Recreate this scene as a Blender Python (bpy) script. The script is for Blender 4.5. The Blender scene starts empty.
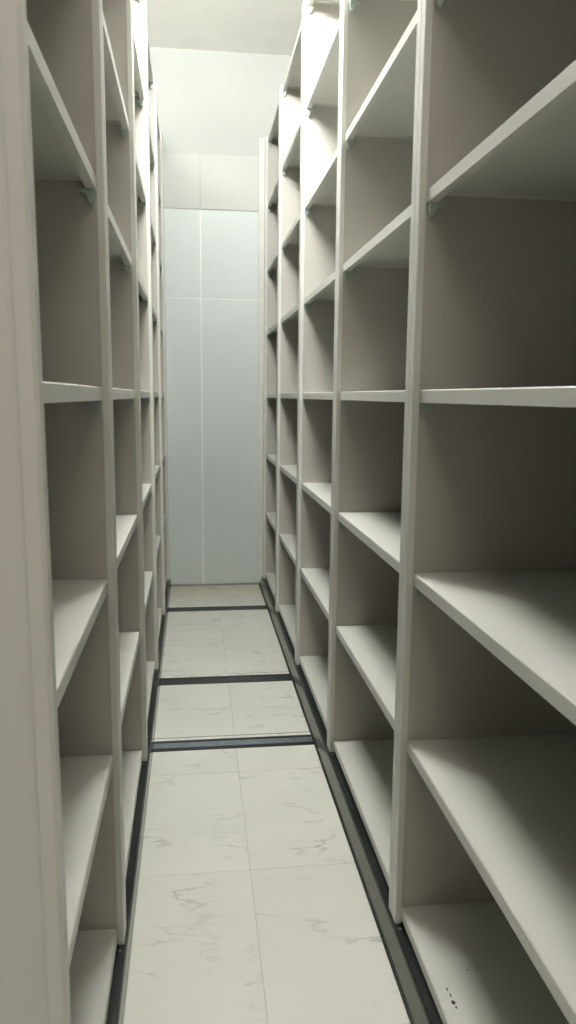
import bpy, bmesh, math, random
from mathutils import Vector, Matrix

random.seed(4)
SC = bpy.context.scene
COL = SC.collection
S = 1.11                                   # survey units -> metres

# ------------------------------------------------------------------ camera
CAM_F, PITCH, YAW, ROLL = 763.78, 0.1505, 0.1217, 0.0082
cy, sy, cp, sp = math.cos(YAW), math.sin(YAW), math.cos(PITCH), math.sin(PITCH)
Fv = Vector((sy * cp, cy * cp, -sp))
Rv = Vector((cy, -sy, 0))
Uv = Rv.cross(Fv)
R2 = math.cos(ROLL) * Rv + math.sin(ROLL) * Uv
U2 = -math.sin(ROLL) * Rv + math.cos(ROLL) * Uv
cam = bpy.data.cameras.new('camera')
cam.sensor_fit = 'VERTICAL'
cam.sensor_height = 36
cam.sensor_width = 36
cam.lens = CAM_F / 1024 * 36
cam.clip_start = 0.02
cam.dof.use_dof = True
cam.dof.focus_distance = 2.4
cam.dof.aperture_fstop = 9
camo = bpy.data.objects.new('camera', cam)
COL.objects.link(camo)
camo.matrix_world = Matrix(((R2.x, U2.x, -Fv.x, 0), (R2.y, U2.y, -Fv.y, 0), (R2.z, U2.z, -Fv.z, 1.25 * S), (0, 0, 0, 1)))
SC.camera = camo

# ------------------------------------------------------------------ world, exposure
w = bpy.data.worlds.new('world')
SC.world = w
w.use_nodes = True
w.node_tree.nodes['Background'].inputs[0].default_value = (0.9, 0.95, 1, 1)
w.node_tree.nodes['Background'].inputs[1].default_value = 0.02
vs = SC.view_settings
vs.view_transform = 'Standard'
vs.look = 'None'
vs.gamma = 1
vs.exposure = 0.0
LAMP_POWER = 930.0          # tube over the middle of the aisle
ENTRY_POWER = 106.0         # tube over the entry, behind the camera

LAMP_AT = (-0.13, 2.72)
LAMP_COLOUR = (0.99, 1.0, 0.965, 1)
CEIL_FILL_POWER = 90.0           # two unseen tubes added beyond the units to brighten the ceiling
ENTRY_AT = (0.15, -0.8)
ENTRY_COLOUR = (1.0, 0.88, 0.82, 1)

# ------------------------------------------------------------------ materials
def srgb(r, g, b):
    f = lambda c: ((c / 255 + 0.055) / 1.055) ** 2.4 if c > 10 else c / 255 / 12.92
    return (f(r), f(g), f(b), 1)


class NT:
    def __init__(self, name):
        self.m = bpy.data.materials.new(name)
        self.m.use_nodes = True
        self.t = self.m.node_tree
        self.b = self.t.nodes['Principled BSDF']

    def n(self, kind, **kw):
        o = self.t.nodes.new(kind)
        for k, v in kw.items():
            if k in o.inputs:
                o.inputs[k].default_value = v
            else:
                setattr(o, k, v)
        return o

    def l(self, a, b):
        self.t.links.new(a, b)

    def ramp(self, stops):
        r = self.n('ShaderNodeValToRGB')
        e = r.color_ramp.elements
        e[0].position, e[0].color = stops[0]
        e[1].position, e[1].color = stops[-1]
        for p, c in stops[1:-1]:
            x = e.new(p)
            x.color = c
        return r


def mul(c, k):
    return (c[0] * k, c[1] * k, c[2] * k, 1)


def mat(name, c, rough=0.5, metal=0.0, var=0.06, scale=6, bump=0.0, bscale=300, spec=0.5):
    t = NT(name)
    g = t.n('ShaderNodeNewGeometry')
    nz = t.n('ShaderNodeTexNoise', Scale=scale, Detail=4.0)
    t.l(g.outputs['Position'], nz.inputs['Vector'])
    r = t.ramp([(0.3, mul(c, 1 - var)), (0.7, mul(c, 1 + var))])
    t.l(nz.outputs['Fac'], r.inputs['Fac'])
    t.l(r.outputs['Color'], t.b.inputs['Base Color'])
    t.b.inputs['Roughness'].default_value = rough
    t.b.inputs['Metallic'].default_value = metal
    t.b.inputs['Specular IOR Level'].default_value = spec
    if bump:
        n2 = t.n('ShaderNodeTexNoise', Scale=bscale, Detail=3.0)
        t.l(g.outputs['Position'], n2.inputs['Vector'])
        bp = t.n('ShaderNodeBump', Strength=bump, Distance=0.002)
        t.l(n2.outputs['Fac'], bp.inputs['Height'])
        t.l(bp.outputs['Normal'], t.b.inputs['Normal'])
    return t.m


M_STEEL = mat('grey_white_enamelled_steel', srgb(209, 209, 202), 0.42, var=0.03, scale=3, bump=0.08, bscale=500)
M_PANEL = mat('grey_white_side_sheet', srgb(180, 177, 169), 0.5, var=0.035, scale=4, bump=0.1, bscale=400)
M_BLACK = mat('black_enamel_chassis', srgb(24, 28, 29), 0.3, var=0.2, scale=20)
M_BUMP = mat('dark_grey_metal_strip', srgb(108, 111, 104), 0.22, metal=0.6, var=0.05)
M_CLIP = mat('grey_green_plastic', srgb(165, 182, 172), 0.35, var=0.05)
M_CEIL = mat('textured_white_ceiling_paint', srgb(249, 247, 240), 0.9, var=0.025, scale=5, bump=0.5, bscale=60)
M_WALLW = mat('off_white_wall_paint', srgb(184, 187, 183), 0.7, var=0.02, scale=2)
M_WALLU = mat('white_wall_panel', srgb(192, 195, 190), 0.6, var=0.02, scale=2)
M_WALLB = mat('blue_grey_wall_panel', srgb(206, 214, 212), 0.5, var=0.03, scale=2)
M_SEAL = mat('white_sealant', srgb(240, 243, 240), 0.6, var=0.03)
M_GROUT = mat('grey_tile_grout', srgb(196, 193, 180), 0.9)
M_DIRT = mat('yellowed_sealant_at_wall_foot', srgb(176, 164, 126), 0.9, var=0.15, scale=12)
M_RAIL = mat('black_rail_channel', srgb(26, 30, 32), 0.35, var=0.15)
M_RAILBAR = mat('worn_steel_running_bar', srgb(140, 150, 158), 0.35, metal=0.7, var=0.2, scale=30)
M_LIP = mat('pale_aluminium_edging', srgb(236, 234, 224), 0.4, metal=0.0, var=0.18, scale=25)
M_BOLT = mat('zinc_bolt', srgb(170, 172, 172), 0.3, metal=0.9)
M_SCUFF = mat('black_scuff', srgb(38, 38, 36), 0.8)
M_RUBBER_SHADOW = mat('wheel_rubber_and_shadow_strip', srgb(20, 20, 20), 0.7)  # for the wheels, and for the strip that imitates contact shadow
M_LAMPBODY = mat('white_lamp_housing', srgb(230, 230, 226), 0.5)


def tile_material():
    t = NT('marbled_cream_tile')
    g = t.n('ShaderNodeNewGeometry')
    oi = t.n('ShaderNodeObjectInfo')
    sc = t.n('ShaderNodeVectorMath', operation='SCALE')
    cmb = t.n('ShaderNodeCombineXYZ')
    t.l(oi.outputs['Random'], cmb.inputs[0])
    t.l(oi.outputs['Random'], cmb.inputs[1])
    t.l(cmb.outputs[0], sc.inputs[0])
    sc.inputs['Scale'].default_value = 37
    ad = t.n('ShaderNodeVectorMath', operation='ADD')
    t.l(g.outputs['Position'], ad.inputs[0])
    t.l(sc.outputs[0], ad.inputs[1])
    mp = t.n('ShaderNodeMapping')
    mp.inputs['Rotation'].default_value = (0, 0, math.radians(32))
    mp.inputs['Scale'].default_value = (1.0, 2.6, 1)
    t.l(ad.outputs[0], mp.inputs['Vector'])
    n1 = t.n('ShaderNodeTexNoise', Scale=2.3, Detail=6.0, Roughness=0.6, Distortion=0.15)
    t.l(mp.outputs[0], n1.inputs['Vector'])
    # thin veins where the noise crosses 0.5
    s1 = t.n('ShaderNodeMath', operation='SUBTRACT')
    s1.inputs[1].default_value = 0.5
    t.l(n1.outputs['Fac'], s1.inputs[0])
    a1 = t.n('ShaderNodeMath', operation='ABSOLUTE')
    t.l(s1.outputs[0], a1.inputs[0])
    v = t.ramp([(0.0, (1, 1, 1, 1)), (0.02, (0, 0, 0, 1))])
    t.l(a1.outputs[0], v.inputs['Fac'])
    # veins come and go
    n2 = t.n('ShaderNodeTexNoise', Scale=4.5, Detail=2.0)
    t.l(ad.outputs[0], n2.inputs['Vector'])
    r2 = t.ramp([(0.48, (0, 0, 0, 1)), (0.70, (1, 1, 1, 1))])
    t.l(n2.outputs['Fac'], r2.inputs['Fac'])
    mm = t.n('ShaderNodeMath', operation='MULTIPLY')
    t.l(v.outputs['Color'], mm.inputs[0])
    t.l(r2.outputs['Color'], mm.inputs[1])
    m3 = t.n('ShaderNodeMath', operation='MULTIPLY')
    m3.inputs[1].default_value = 0.5
    t.l(mm.outputs[0], m3.inputs[0])
    n3 = t.n('ShaderNodeTexNoise', Scale=2.0, Detail=5.0)
    t.l(ad.outputs[0], n3.inputs['Vector'])
    c = srgb(225, 225, 216)
    base = t.ramp([(0.3, mul(c, 0.94)), (0.7, mul(c, 1.04))])
    t.l(n3.outputs['Fac'], base.inputs['Fac'])
    mx = t.n('ShaderNodeMix', data_type='RGBA')
    t.l(m3.outputs[0], mx.inputs[0])
    t.l(base.outputs['Color'], mx.inputs[6])
    mx.inputs[7].default_value = srgb(120, 119, 108)
    # yellowed dirt on the strip of floor at the foot of the end wall
    sx = t.n('ShaderNodeSeparateXYZ')
    t.l(g.outputs['Position'], sx.inputs[0])
    mr = t.n('ShaderNodeMapRange')
    mr.inputs['From Min'].default_value = 4.90
    mr.inputs['From Max'].default_value = 5.45
    mr.inputs['To Max'].default_value = 1.0
    t.l(sx.outputs[1], mr.inputs['Value'])
    nd = t.n('ShaderNodeTexNoise', Scale=14.0, Detail=4.0)
    t.l(g.outputs['Position'], nd.inputs['Vector'])
    md = t.n('ShaderNodeMath', operation='MULTIPLY')
    t.l(mr.outputs[0], md.inputs[0])
    t.l(nd.outputs['Fac'], md.inputs[1])
    mx2 = t.n('ShaderNodeMix', data_type='RGBA')
    t.l(md.outputs[0], mx2.inputs[0])
    t.l(mx.outputs[2], mx2.inputs[6])
    mx2.inputs[7].default_value = srgb(168, 152, 112)
    t.l(mx2.outputs[2], t.b.inputs['Base Color'])
    t.b.inputs['Roughness'].default_value = 0.3
    t.b.inputs['Specular IOR Level'].default_value = 0.4
    return t.m


M_TILE = tile_material()

# ------------------------------------------------------------------ mesh helpers
def box(bm, x0, x1, y0, y1, z0, z1):
    if x0 > x1: x0, x1 = x1, x0
    v = [bm.verts.new(p) for p in ((x0, y0, z0), (x1, y0, z0), (x1, y1, z0), (x0, y1, z0),
                                   (x0, y0, z1), (x1, y0, z1), (x1, y1, z1), (x0, y1, z1))]
    for f in ((0, 3, 2, 1), (4, 5, 6, 7), (0, 1, 5, 4), (1, 2, 6, 5), (2, 3, 7, 6), (3, 0, 4, 7)):
        bm.faces.new([v[i] for i in f])


def prism(bm, pts, axis, a, b):
    """closed outline pts (2-D) swept from a to b along axis: 'y' takes (x,z), 'z' takes (x,y)"""
    mk = (lambda p, t: (p[0], t, p[1])) if axis == 'y' else (lambda p, t: (p[0], p[1], t))
    va = [bm.verts.new(mk(p, a)) for p in pts]
    vb = [bm.verts.new(mk(p, b)) for p in pts]
    n = len(pts)
    for i in range(n):
        bm.faces.new((va[i], va[(i + 1) % n], vb[(i + 1) % n], vb[i]))
    bm.faces.new(va[::-1])
    bm.faces.new(vb)


def disc(bm, c, r, h, axis, n=12):
    """solid short cylinder centred on c along axis"""
    ax = {'x': (1, 2, 0), 'y': (2, 0, 1), 'z': (0, 1, 2)}[axis]
    rings = []
    for t in (-h / 2, h / 2):
        ring = []
        for k in range(n):
            a = 2 * math.pi * k / n
            p = [0, 0, 0]
            p[ax[0]] = c[ax[0]] + r * math.cos(a)
            p[ax[1]] = c[ax[1]] + r * math.sin(a)
            p[ax[2]] = c[ax[2]] + t
            ring.append(bm.verts.new(p))
        rings.append(ring)
    for k in range(n):
        bm.faces.new((rings[0][k], rings[0][(k + 1) % n], rings[1][(k + 1) % n], rings[1][k]))
    bm.faces.new(rings[0][::-1])
    bm.faces.new(rings[1])


def mesh(name, fn, m, bevel=0.0):
    bm = bmesh.new()
    fn(bm)
    if bevel:
        bmesh.ops.bevel(bm, geom=list(bm.edges), offset=bevel, segments=1, affect='EDGES', clamp_overlap=True)
    bmesh.ops.recalc_face_normals(bm, faces=bm.faces)
    me = bpy.data.meshes.new(name)
    bm.to_mesh(me)
    bm.free()
    me.materials.append(m)
    return me


def link(name, me, parent=None, loc=(0, 0, 0)):
    o = bpy.data.objects.new(name, me)
    COL.objects.link(o)
    o.location = loc
    if parent:
        o.parent = parent
    return o


def tag(o, label=None, cat=None, group=None, kind=None):
    for k, v in (('label', label), ('category', cat), ('group', group), ('kind', kind)):
        if v:
            o[k] = v
    return o


def empty(name, loc):
    o = bpy.data.objects.new(name, None)
    o.empty_display_size = 0.1
    COL.objects.link(o)
    o.location = loc
    return o


# ------------------------------------------------------------------ survey of the place (metres)
XR, XL = 0.4451 * S, -0.1648 * S           # planes of the post fronts
BAY = 0.856 * S
BAYL = 0.79 * S                          # the last bay is a short one
PW = 0.060 * S                             # post width along the aisle
YPOST = [BAY * k for k in range(5)] + [BAY * 4 + BAYL]
Y0 = 1.545 * S - BAY                       # first post
NB = 5
ZT = [z * S for z in (0.0961, 0.500, 0.8796, 1.2653, 1.656, 2.036, 2.42, 2.80)]
DEPTH = 0.50
ZPOST0 = 0.0583 * S
ZPOST1 = ZT[-1] + 0.004
LIP = 0.029
PD = 0.0155                                # how far the posts stand proud of the shelves
YWALL = 4.977 * S
ZCEIL = 3.30 * S
RX0, RX1, RY0 = -2.6, 2.6, -3.6
RAILS = [(2.585 * S, 2.664 * S, 2.664 * S + 0.035), (3.218 * S, 3.302 * S, 3.302 * S + 0.035), (4.372 * S, 4.457 * S, 4.457 * S + 0.035)]

# ------------------------------------------------------------------ room shell
floor = link('floor', mesh('floor', lambda b: box(b, RX0, RX1, RY0, YWALL, -0.12, -0.004), M_GROUT))
tag(floor, kind='structure')
XJ, YJ, TS, JW = 0.1495, 2.0746, 0.60, 0.0011


def tile_mesh(dx, dy):
    def f(b):
        c = 0.0012
        # slab with a tiny chamfer around its top
        lo = [(0, 0), (dx, 0), (dx, dy), (0, dy)]
        hi = [(c, c), (dx - c, c), (dx - c, dy - c), (c, dy - c)]
        r0 = [b.verts.new((x, y, -0.004)) for x, y in lo]
        r1 = [b.verts.new((x, y, -c)) for x, y in lo]
        r2 = [b.verts.new((x, y, 0)) for x, y in hi]
        for k in range(4):
            j = (k + 1) % 4
            b.faces.new((r0[k], r0[j], r1[j], r1[k]))
            b.faces.new((r1[k], r1[j], r2[j], r2[k]))
        b.faces.new(r2)
        b.faces.new(r0[::-1])
    return mesh('tile', f, M_TILE)


tile_cache = {}
for i in range(-5, 5):
    x0 = max(XJ + i * TS + JW / 2, RX0)
    x1 = min(XJ + (i + 1) * TS - JW / 2, RX1)
    if x1 - x0 < 0.02:
        continue
    for j in range(-10, 7):
        ya, yb = YJ + j * TS + JW / 2, YJ + (j + 1) * TS - JW / 2
        ya, yb = max(ya, RY0), min(yb, YWALL)
        spans = [(ya, yb)]
        for r0, _, r1 in RAILS:
            ns = []
            for a, b in spans:
                if b <= r0 or a >= r1:
                    ns.append((a, b))
                    continue
                if a < r0: ns.append((a, r0))
                if b > r1: ns.append((r1, b))
            spans = ns
        for a, b in spans:
            if b - a < 0.004:
                continue
            key = (round(x1 - x0, 4), round(b - a, 4))
            if key not in tile_cache:
                tile_cache[key] = tile_mesh(*key)
            link('tile', tile_cache[key], floor, (x0, a, 0))

ceil = link('ceiling', mesh('ceiling', lambda b: box(b, RX0 - 0.1, RX1 + 0.1, RY0 - 0.1, YWALL + 0.1, ZCEIL, ZCEIL + 0.1), M_CEIL))
tag(ceil, kind='structure')
tag(link('wall_left', mesh('wall_left', lambda b: box(b, RX0 - 0.1, RX0, RY0, YWALL, -0.12, ZCEIL), M_WALLW)), kind='structure')
tag(link('wall_right', mesh('wall_right', lambda b: box(b, RX1, RX1 + 0.1, RY0, YWALL, -0.12, ZCEIL), M_WALLW)), kind='structure')
tag(link('wall_front', mesh('wall_front', lambda b: box(b, RX0 - 0.1, RX1 + 0.1, RY0 - 0.1, RY0, -0.12, ZCEIL), M_WALLW)), kind='structure')
wb = link('wall_back', mesh('wall_back', lambda b: box(b, RX0 - 0.1, RX1 + 0.1, YWALL, YWALL + 0.1, -0.12, ZCEIL), M_WALLW))
tag(wb, kind='structure')
# cladding panels on the end wall: two columns seen in the aisle, more of them behind the shelving
PT = 0.010
VJ = 0.0468 * S
g = 0.003
H1, H2, H3 = 1.85 * S, 2.385 * S, 2.71 * S
cols = [(VJ - 2.4, VJ - 1.2), (VJ - 1.2, VJ), (VJ, VJ + 1.2), (VJ + 1.2, VJ + 2.4)]
for k, (a, b) in enumerate(cols):
    rows = [(0.012, H1, M_WALLB), (H1, H2, M_WALLB)]
    rows.append((H2, H3, M_WALLU))
    for z0, z1, m in rows:
        th = PT if m is M_WALLB else 0.006
        link('wall_panel', mesh('wall_panel', lambda q: box(q, a + g, b - g, YWALL - th, YWALL, z0 + g, z1 - g), m, 0.0012), wb)
# white sealant beads in the joints
link('joint_bead', mesh('joint_bead', lambda q: box(q, VJ - 0.0038, VJ + 0.0038, YWALL - PT - 0.0005, YWALL, 0.012, H2 - 0.004), M_SEAL), wb)
link('joint_bead', mesh('joint_bead', lambda q: box(q, VJ - 2.4, VJ + 2.4, YWALL - PT - 0.0004, YWALL, H1 - g, H1 + g), M_SEAL), wb)
link('wall_foot_sealant', mesh('wall_foot_sealant', lambda q: prism(q, [(YWALL, 0.0), (YWALL, 0.020), (YWALL - PT - 0.002, 0.018), (YWALL - PT - 0.024, 0.0)], 'y', RX0, RX1), M_DIRT), wb)
# the sealant outline was drawn as (y, z) swept along 'y': turn it onto the wall
sl = wb.children[-1]
for v in sl.data.vertices:
    v.co = Vector((v.co.y, v.co.x, v.co.z))
sl.data.flip_normals()

# ------------------------------------------------------------------ ceiling lamps (fluorescent battens), two of them added as ceiling fill
def lamp_material(power, colour):
    t = NT('lit_fluorescent_tube')
    t.b.inputs['Base Color'].default_value = (0.9, 0.9, 0.88, 1)
    t.b.inputs['Emission Color'].default_value = colour
    t.b.inputs['Emission Strength'].default_value = power
    return t.m


def batten(name, cx, yy, drop, length, power, colour, label):
    """suspended fluorescent batten: housing on two rods, bare tube below it"""
    r = empty(name, (cx, yy, ZCEIL))
    link('housing', mesh('housing', lambda b: box(b, -length / 2 - 0.03, length / 2 + 0.03, -0.022, 0.022, -drop - 0.03, -drop), M_LAMPBODY, 0.004), r)
    link('tube', mesh('tube', lambda b: disc(b, (0, 0, -drop - 0.085), 0.018, length, 'x', 12), lamp_material(power, colour)), r)
    for s in (-1, 1):
        link('tube_holder', mesh('tube_holder', lambda b: box(b, s * (length / 2 + 0.001), s * (length / 2 + 0.028), -0.02, 0.02, -drop - 0.11, -drop - 0.0305), M_LAMPBODY, 0.003), r)
        if drop > 0.02:
            link('rod', mesh('rod', lambda b: disc(b, (s * length * 0.35, 0, -drop / 2), 0.004, drop, 'z', 8), M_LAMPBODY), r)
    tag(r, label, 'lamp')
    return r


batten('ceiling_lamp', *LAMP_AT, 0.27, 0.78, LAMP_POWER, LAMP_COLOUR, 'white fluorescent batten hung from the ceiling over the middle of the aisle')
batten('ceiling_lamp', *ENTRY_AT, 0.30, 1.2, ENTRY_POWER, ENTRY_COLOUR, 'white fluorescent batten hung from the ceiling before the aisle entry')

batten('ceiling_lamp', -1.40, 2.2, 0.60, 1.0, CEIL_FILL_POWER, LAMP_COLOUR, 'added unseen fill batten behind the left shelving unit, brightening the ceiling')  # this batten and the next are added fill for the ceiling, out of view
batten('ceiling_lamp', 1.70, 2.2, 0.60, 1.0, CEIL_FILL_POWER, LAMP_COLOUR, 'added unseen fill batten behind the right shelving unit, brightening the ceiling')

# ------------------------------------------------------------------ floor rails
RLEN0, RLEN1 = -1.25, 1.45
names = ['nearest of the three black rails sunk across the tiled aisle floor, with shiny worn bar',
         'middle one of the three black rails sunk across the tiled aisle floor',
         'farthest of the three black rails across the floor, close to the end wall']
for (a, b, c), lab in zip(RAILS, names):
    r = empty('floor_rail', (0, a, 0))
    wd = b - a
    def chan(q):
        box(q, RLEN0, RLEN1, 0, wd, -0.0038, 0.0005)
        box(q, RLEN0, RLEN1, wd, c - a - 0.0005, -0.0038, -0.0015)
        box(q, RLEN0, RLEN1, 0, wd * 0.26, 0.0005, 0.0018)
        box(q, RLEN0, RLEN1, wd * 0.84, wd, 0.0005, 0.0018)
    link('channel', mesh('channel', chan, M_RAIL), r)
    link('running_bar', mesh('running_bar', lambda q: box(q, RLEN0, RLEN1, wd * 0.30, wd * 0.80, 0.0005, 0.0016), M_RAILBAR if lab[0] == 'n' else M_RAIL, 0.0005), r)
    link('edging', mesh('edging', lambda q: box(q, RLEN0, RLEN1, wd + 0.005, wd + 0.026, -0.0014, 0.0008), M_LIP, 0.0006), r)
    tag(r, lab, 'rail')

# ------------------------------------------------------------------ mobile shelving
def shelving(side, x_front, proud, shadow_width):
    s = side
    L = YPOST[-1] + PW
    root = empty('mobile_shelving', (x_front, Y0, 0.0035))
    Zo = 0.0035
    X = lambda d: s * d                    # depth into the unit
    # chassis, kick strip, wheels
    def chassis(b):
        box(b, X(-0.003), X(DEPTH), -0.012, L + 0.012, 0.016 - Zo, ZPOST0 - 0.0005 - Zo)
    link('chassis', mesh('chassis', chassis, M_BLACK, 0.001), root)
    def strip(b):
        prism(b, [(X(-proud), 0.010 - Zo), (X(-0.007), 0.056 - Zo), (X(-0.0032), 0.056 - Zo), (X(-0.0032), 0.053 - Zo), (X(-0.005), 0.053 - Zo), (X(-proud + 0.003), 0.010 - Zo)], 'y', -0.012, L + 0.012)
    link('kick_strip', mesh('kick_strip', strip, M_BUMP), root)
    if shadow_width:  # black strip imitating the contact shadow between kick strip and floor
        link('contact_shadow_strip', mesh('contact_shadow_strip', lambda b: box(b, X(-proud - shadow_width), X(-proud + 0.003), -0.012, L + 0.012, 0.0045 - Zo, 0.0095 - Zo), M_RUBBER_SHADOW), root)
    wm = mesh('wheel', lambda b: disc(b, (0, 0, 0), 0.025, 0.02, 'y', 16), M_RUBBER_SHADOW)
    for a, b_, c in RAILS:
        for d in (0.07, DEPTH - 0.07):
            link('wheel', wm, root, (X(d), (a * 0.45 + b_ * 0.55) - Y0, 0.025 - 0.0004))
    # posts: two folded edges with a seam between
    def post(b):
        c, gw, gd = 0.002, 0.0018, 0.003
        m = PW / 2
        pts = [(X(c), 0), (X(0), c), (X(0), m - gw), (X(gd), m - gw * 0.4), (X(gd), m + gw * 0.4), (X(0), m + gw), (X(0), PW - c), (X(c), PW), (X(PD), PW), (X(PD), 0)]
        prism(b, pts, 'z', ZPOST0 - Zo, ZPOST1 - Zo)
    pm = mesh('post', post, M_STEEL)
    def rear(b):
        box(b, X(DEPTH - 0.006), X(DEPTH), 0, PW, ZPOST0 - Zo, ZPOST1 - Zo)
    rm = mesh('rear_post', rear, M_STEEL, 0.001)
    IN = 0.0045
    def sheet(b):
        box(b, X(PD), X(DEPTH - 0.006), IN, PW - IN, ZPOST0 - Zo, ZPOST1 - 0.002 - Zo)
    sm = mesh('side_panel', sheet, M_PANEL)
    for n in range(NB + 1):
        link('post', pm, root, (0, YPOST[n], 0))
        link('rear_post', rm, root, (0, YPOST[n], 0))
        link('side_panel', sm, root, (0, YPOST[n], 0))
    bm_ = mesh('bolt', lambda b: disc(b, (X(0.008), 0, 0), 0.004, 0.003, 'z', 6), M_BOLT)
    for n in range(NB + 1):
        link('bolt', bm_, root, (0, YPOST[n] - 0.022, ZPOST0 - Zo + 0.0008))
    # back sheets
    def back(p):
        return mesh('back_panel', lambda b: box(b, X(DEPTH - 0.004), X(DEPTH - 0.002), PW, p, ZPOST0 - Zo, ZPOST1 - Zo), M_PANEL)
    kb = [back(BAY)] * 4 + [back(BAYL)]
    for n in range(NB):
        link('back_panel', kb[n], root, (0, YPOST[n], 0))
    # shelves: folded steel trays
    ya = PW - IN + 0.0008
    ends = [BAY + IN - 0.0008] * 4 + [BAYL + IN - 0.0008]
    df, dr = PD + 0.0006, DEPTH - 0.008
    def tray(b, yb):
        t = 0.0022
        pts = [(X(df + 0.0025), 0), (X(df), -0.0025), (X(df), -LIP), (X(df + 0.020), -LIP), (X(df + 0.020), -LIP + t),
               (X(df + t), -LIP + t), (X(df + t), -t), (X(dr - t), -t), (X(dr - t), -0.026), (X(dr), -0.026), (X(dr), 0)]
        prism(b, pts, 'y', ya, yb)
        for y in (ya, yb - t):
            box(b, X(df + t), X(dr - t), y, y + t, -0.010, -t)
    t0 = mesh('shelf', lambda b: tray(b, ends[0]), M_STEEL)
    tm = [t0] * 4 + [mesh('shelf', lambda b: tray(b, ends[4]), M_STEEL)]
    def clip(b):
        # hooked support: a pad under the tray and a tongue hanging in front of it
        prism(b, [(X(0.002), 0), (X(0.034), 0), (X(0.034), -0.006), (X(0.020), -0.010), (X(0.016), -0.024), (X(0.011), -0.029), (X(0.005), -0.027), (X(0.002), -0.016)], 'y', -0.006, 0.006)
    cm = mesh('shelf_clip', clip, M_CLIP, 0.001)
    out = {}
    for n in range(NB):
        for k, z in enumerate(ZT):
            sh = link('shelf', tm[n], root, (0, YPOST[n], z - Zo))
            out[(n, k)] = sh
            if k:
                for y in (ya + 0.0085 + 0.0045, ends[n] - 0.0085 - 0.0045):
                    link('shelf_clip', cm, sh, (X(PD + 0.001), y, -LIP))
    return root, out


def end_panel(root, s, y0, y1, proud, z0):
    def f(b):
        # sheet with a thicker rolled edge toward the aisle
        box(b, s * (-proud + 0.018), s * DEPTH, y0 + 0.004, y1 - 0.004, z0, ZPOST1 + 0.01)
    link('end_panel', mesh('end_panel', f, M_STEEL, 0.001), root)
    def e(b):
        prism(b, [(s * (-proud), y0 + 0.004), (s * (-proud + 0.004), y0), (s * (-proud + 0.018), y0), (s * (-proud + 0.018), y1), (s * (-proud + 0.004), y1), (s * (-proud), y1 - 0.004)], 'z', z0, ZPOST1 + 0.01)
    o = link('end_panel_edge', mesh('end_panel_edge', e, M_STEEL), root)
    o.parent = root


LEN = YPOST[-1] + PW
rr, rsh = shelving(1, XR, 0.022, 0.005)
tag(rr, 'long grey-white steel mobile shelving unit along the right of the aisle, shelves empty', 'shelving')
end_panel(rr, 1, LEN + 0.001, LEN + 0.013, 0.040, 0.078)
lr, lsh = shelving(-1, XL, 0.0115, 0)
tag(lr, 'long grey-white steel mobile shelving unit along the left of the aisle, shelves empty', 'shelving')
end_panel(lr, -1, -0.030, -0.001, 0.037, 0.03)

# black scuff marks on the nearest bottom shelf of the right unit
def scuff(pts):
    def f(b):
        for x, y, r, st in pts:
            vs_ = []
            for k in range(9):
                a = 2 * math.pi * k / 9
                q = r * random.uniform(0.7, 1.15)
                vs_.append((x + q * math.cos(a), y + q * st * math.sin(a)))
            prism(b, vs_, 'z', 0.00005, 0.0004)
    return mesh('scuff_mark', f, M_SCUFF)


base = rsh[(0, 0)]
ox, oy = XR, Y0
def rel(px, py):
    return (px * S - ox, py * S - oy)
marks = [(0.4840, 1.3001, 0.0018, 3.2), (0.4856, 1.2845, 0.0018, 3.4), (0.4857, 1.2659, 0.0042, 1.6), (0.4868, 1.2540, 0.0018, 2.4)]
link('scuff_mark', scuff([(*rel(a, b), r, st) for a, b, r, st in marks]), base)
link('scuff_mark', scuff([(*rel(0.5419, 1.3446), 0.002, 1.0)]), base)

# the two units do not stand quite true: the right one leans back a little, the left one is turned a little
LEAN = 0.0015
rr.rotation_euler = (0, LEAN, 0.0012)
rr.location.x += 0.0012 * BAY - 1.4 * LEAN
TURN = 0.003
lr.rotation_euler = (0, 0, TURN)
lr.location.x += TURN * BAY
# its near end panel hangs slightly out of plumb
for o in lr.children:
    if o.name.startswith('end_panel'):
        o.rotation_euler = (0, -0.005, 0)
        o.location.x = 0.005 * 1.4
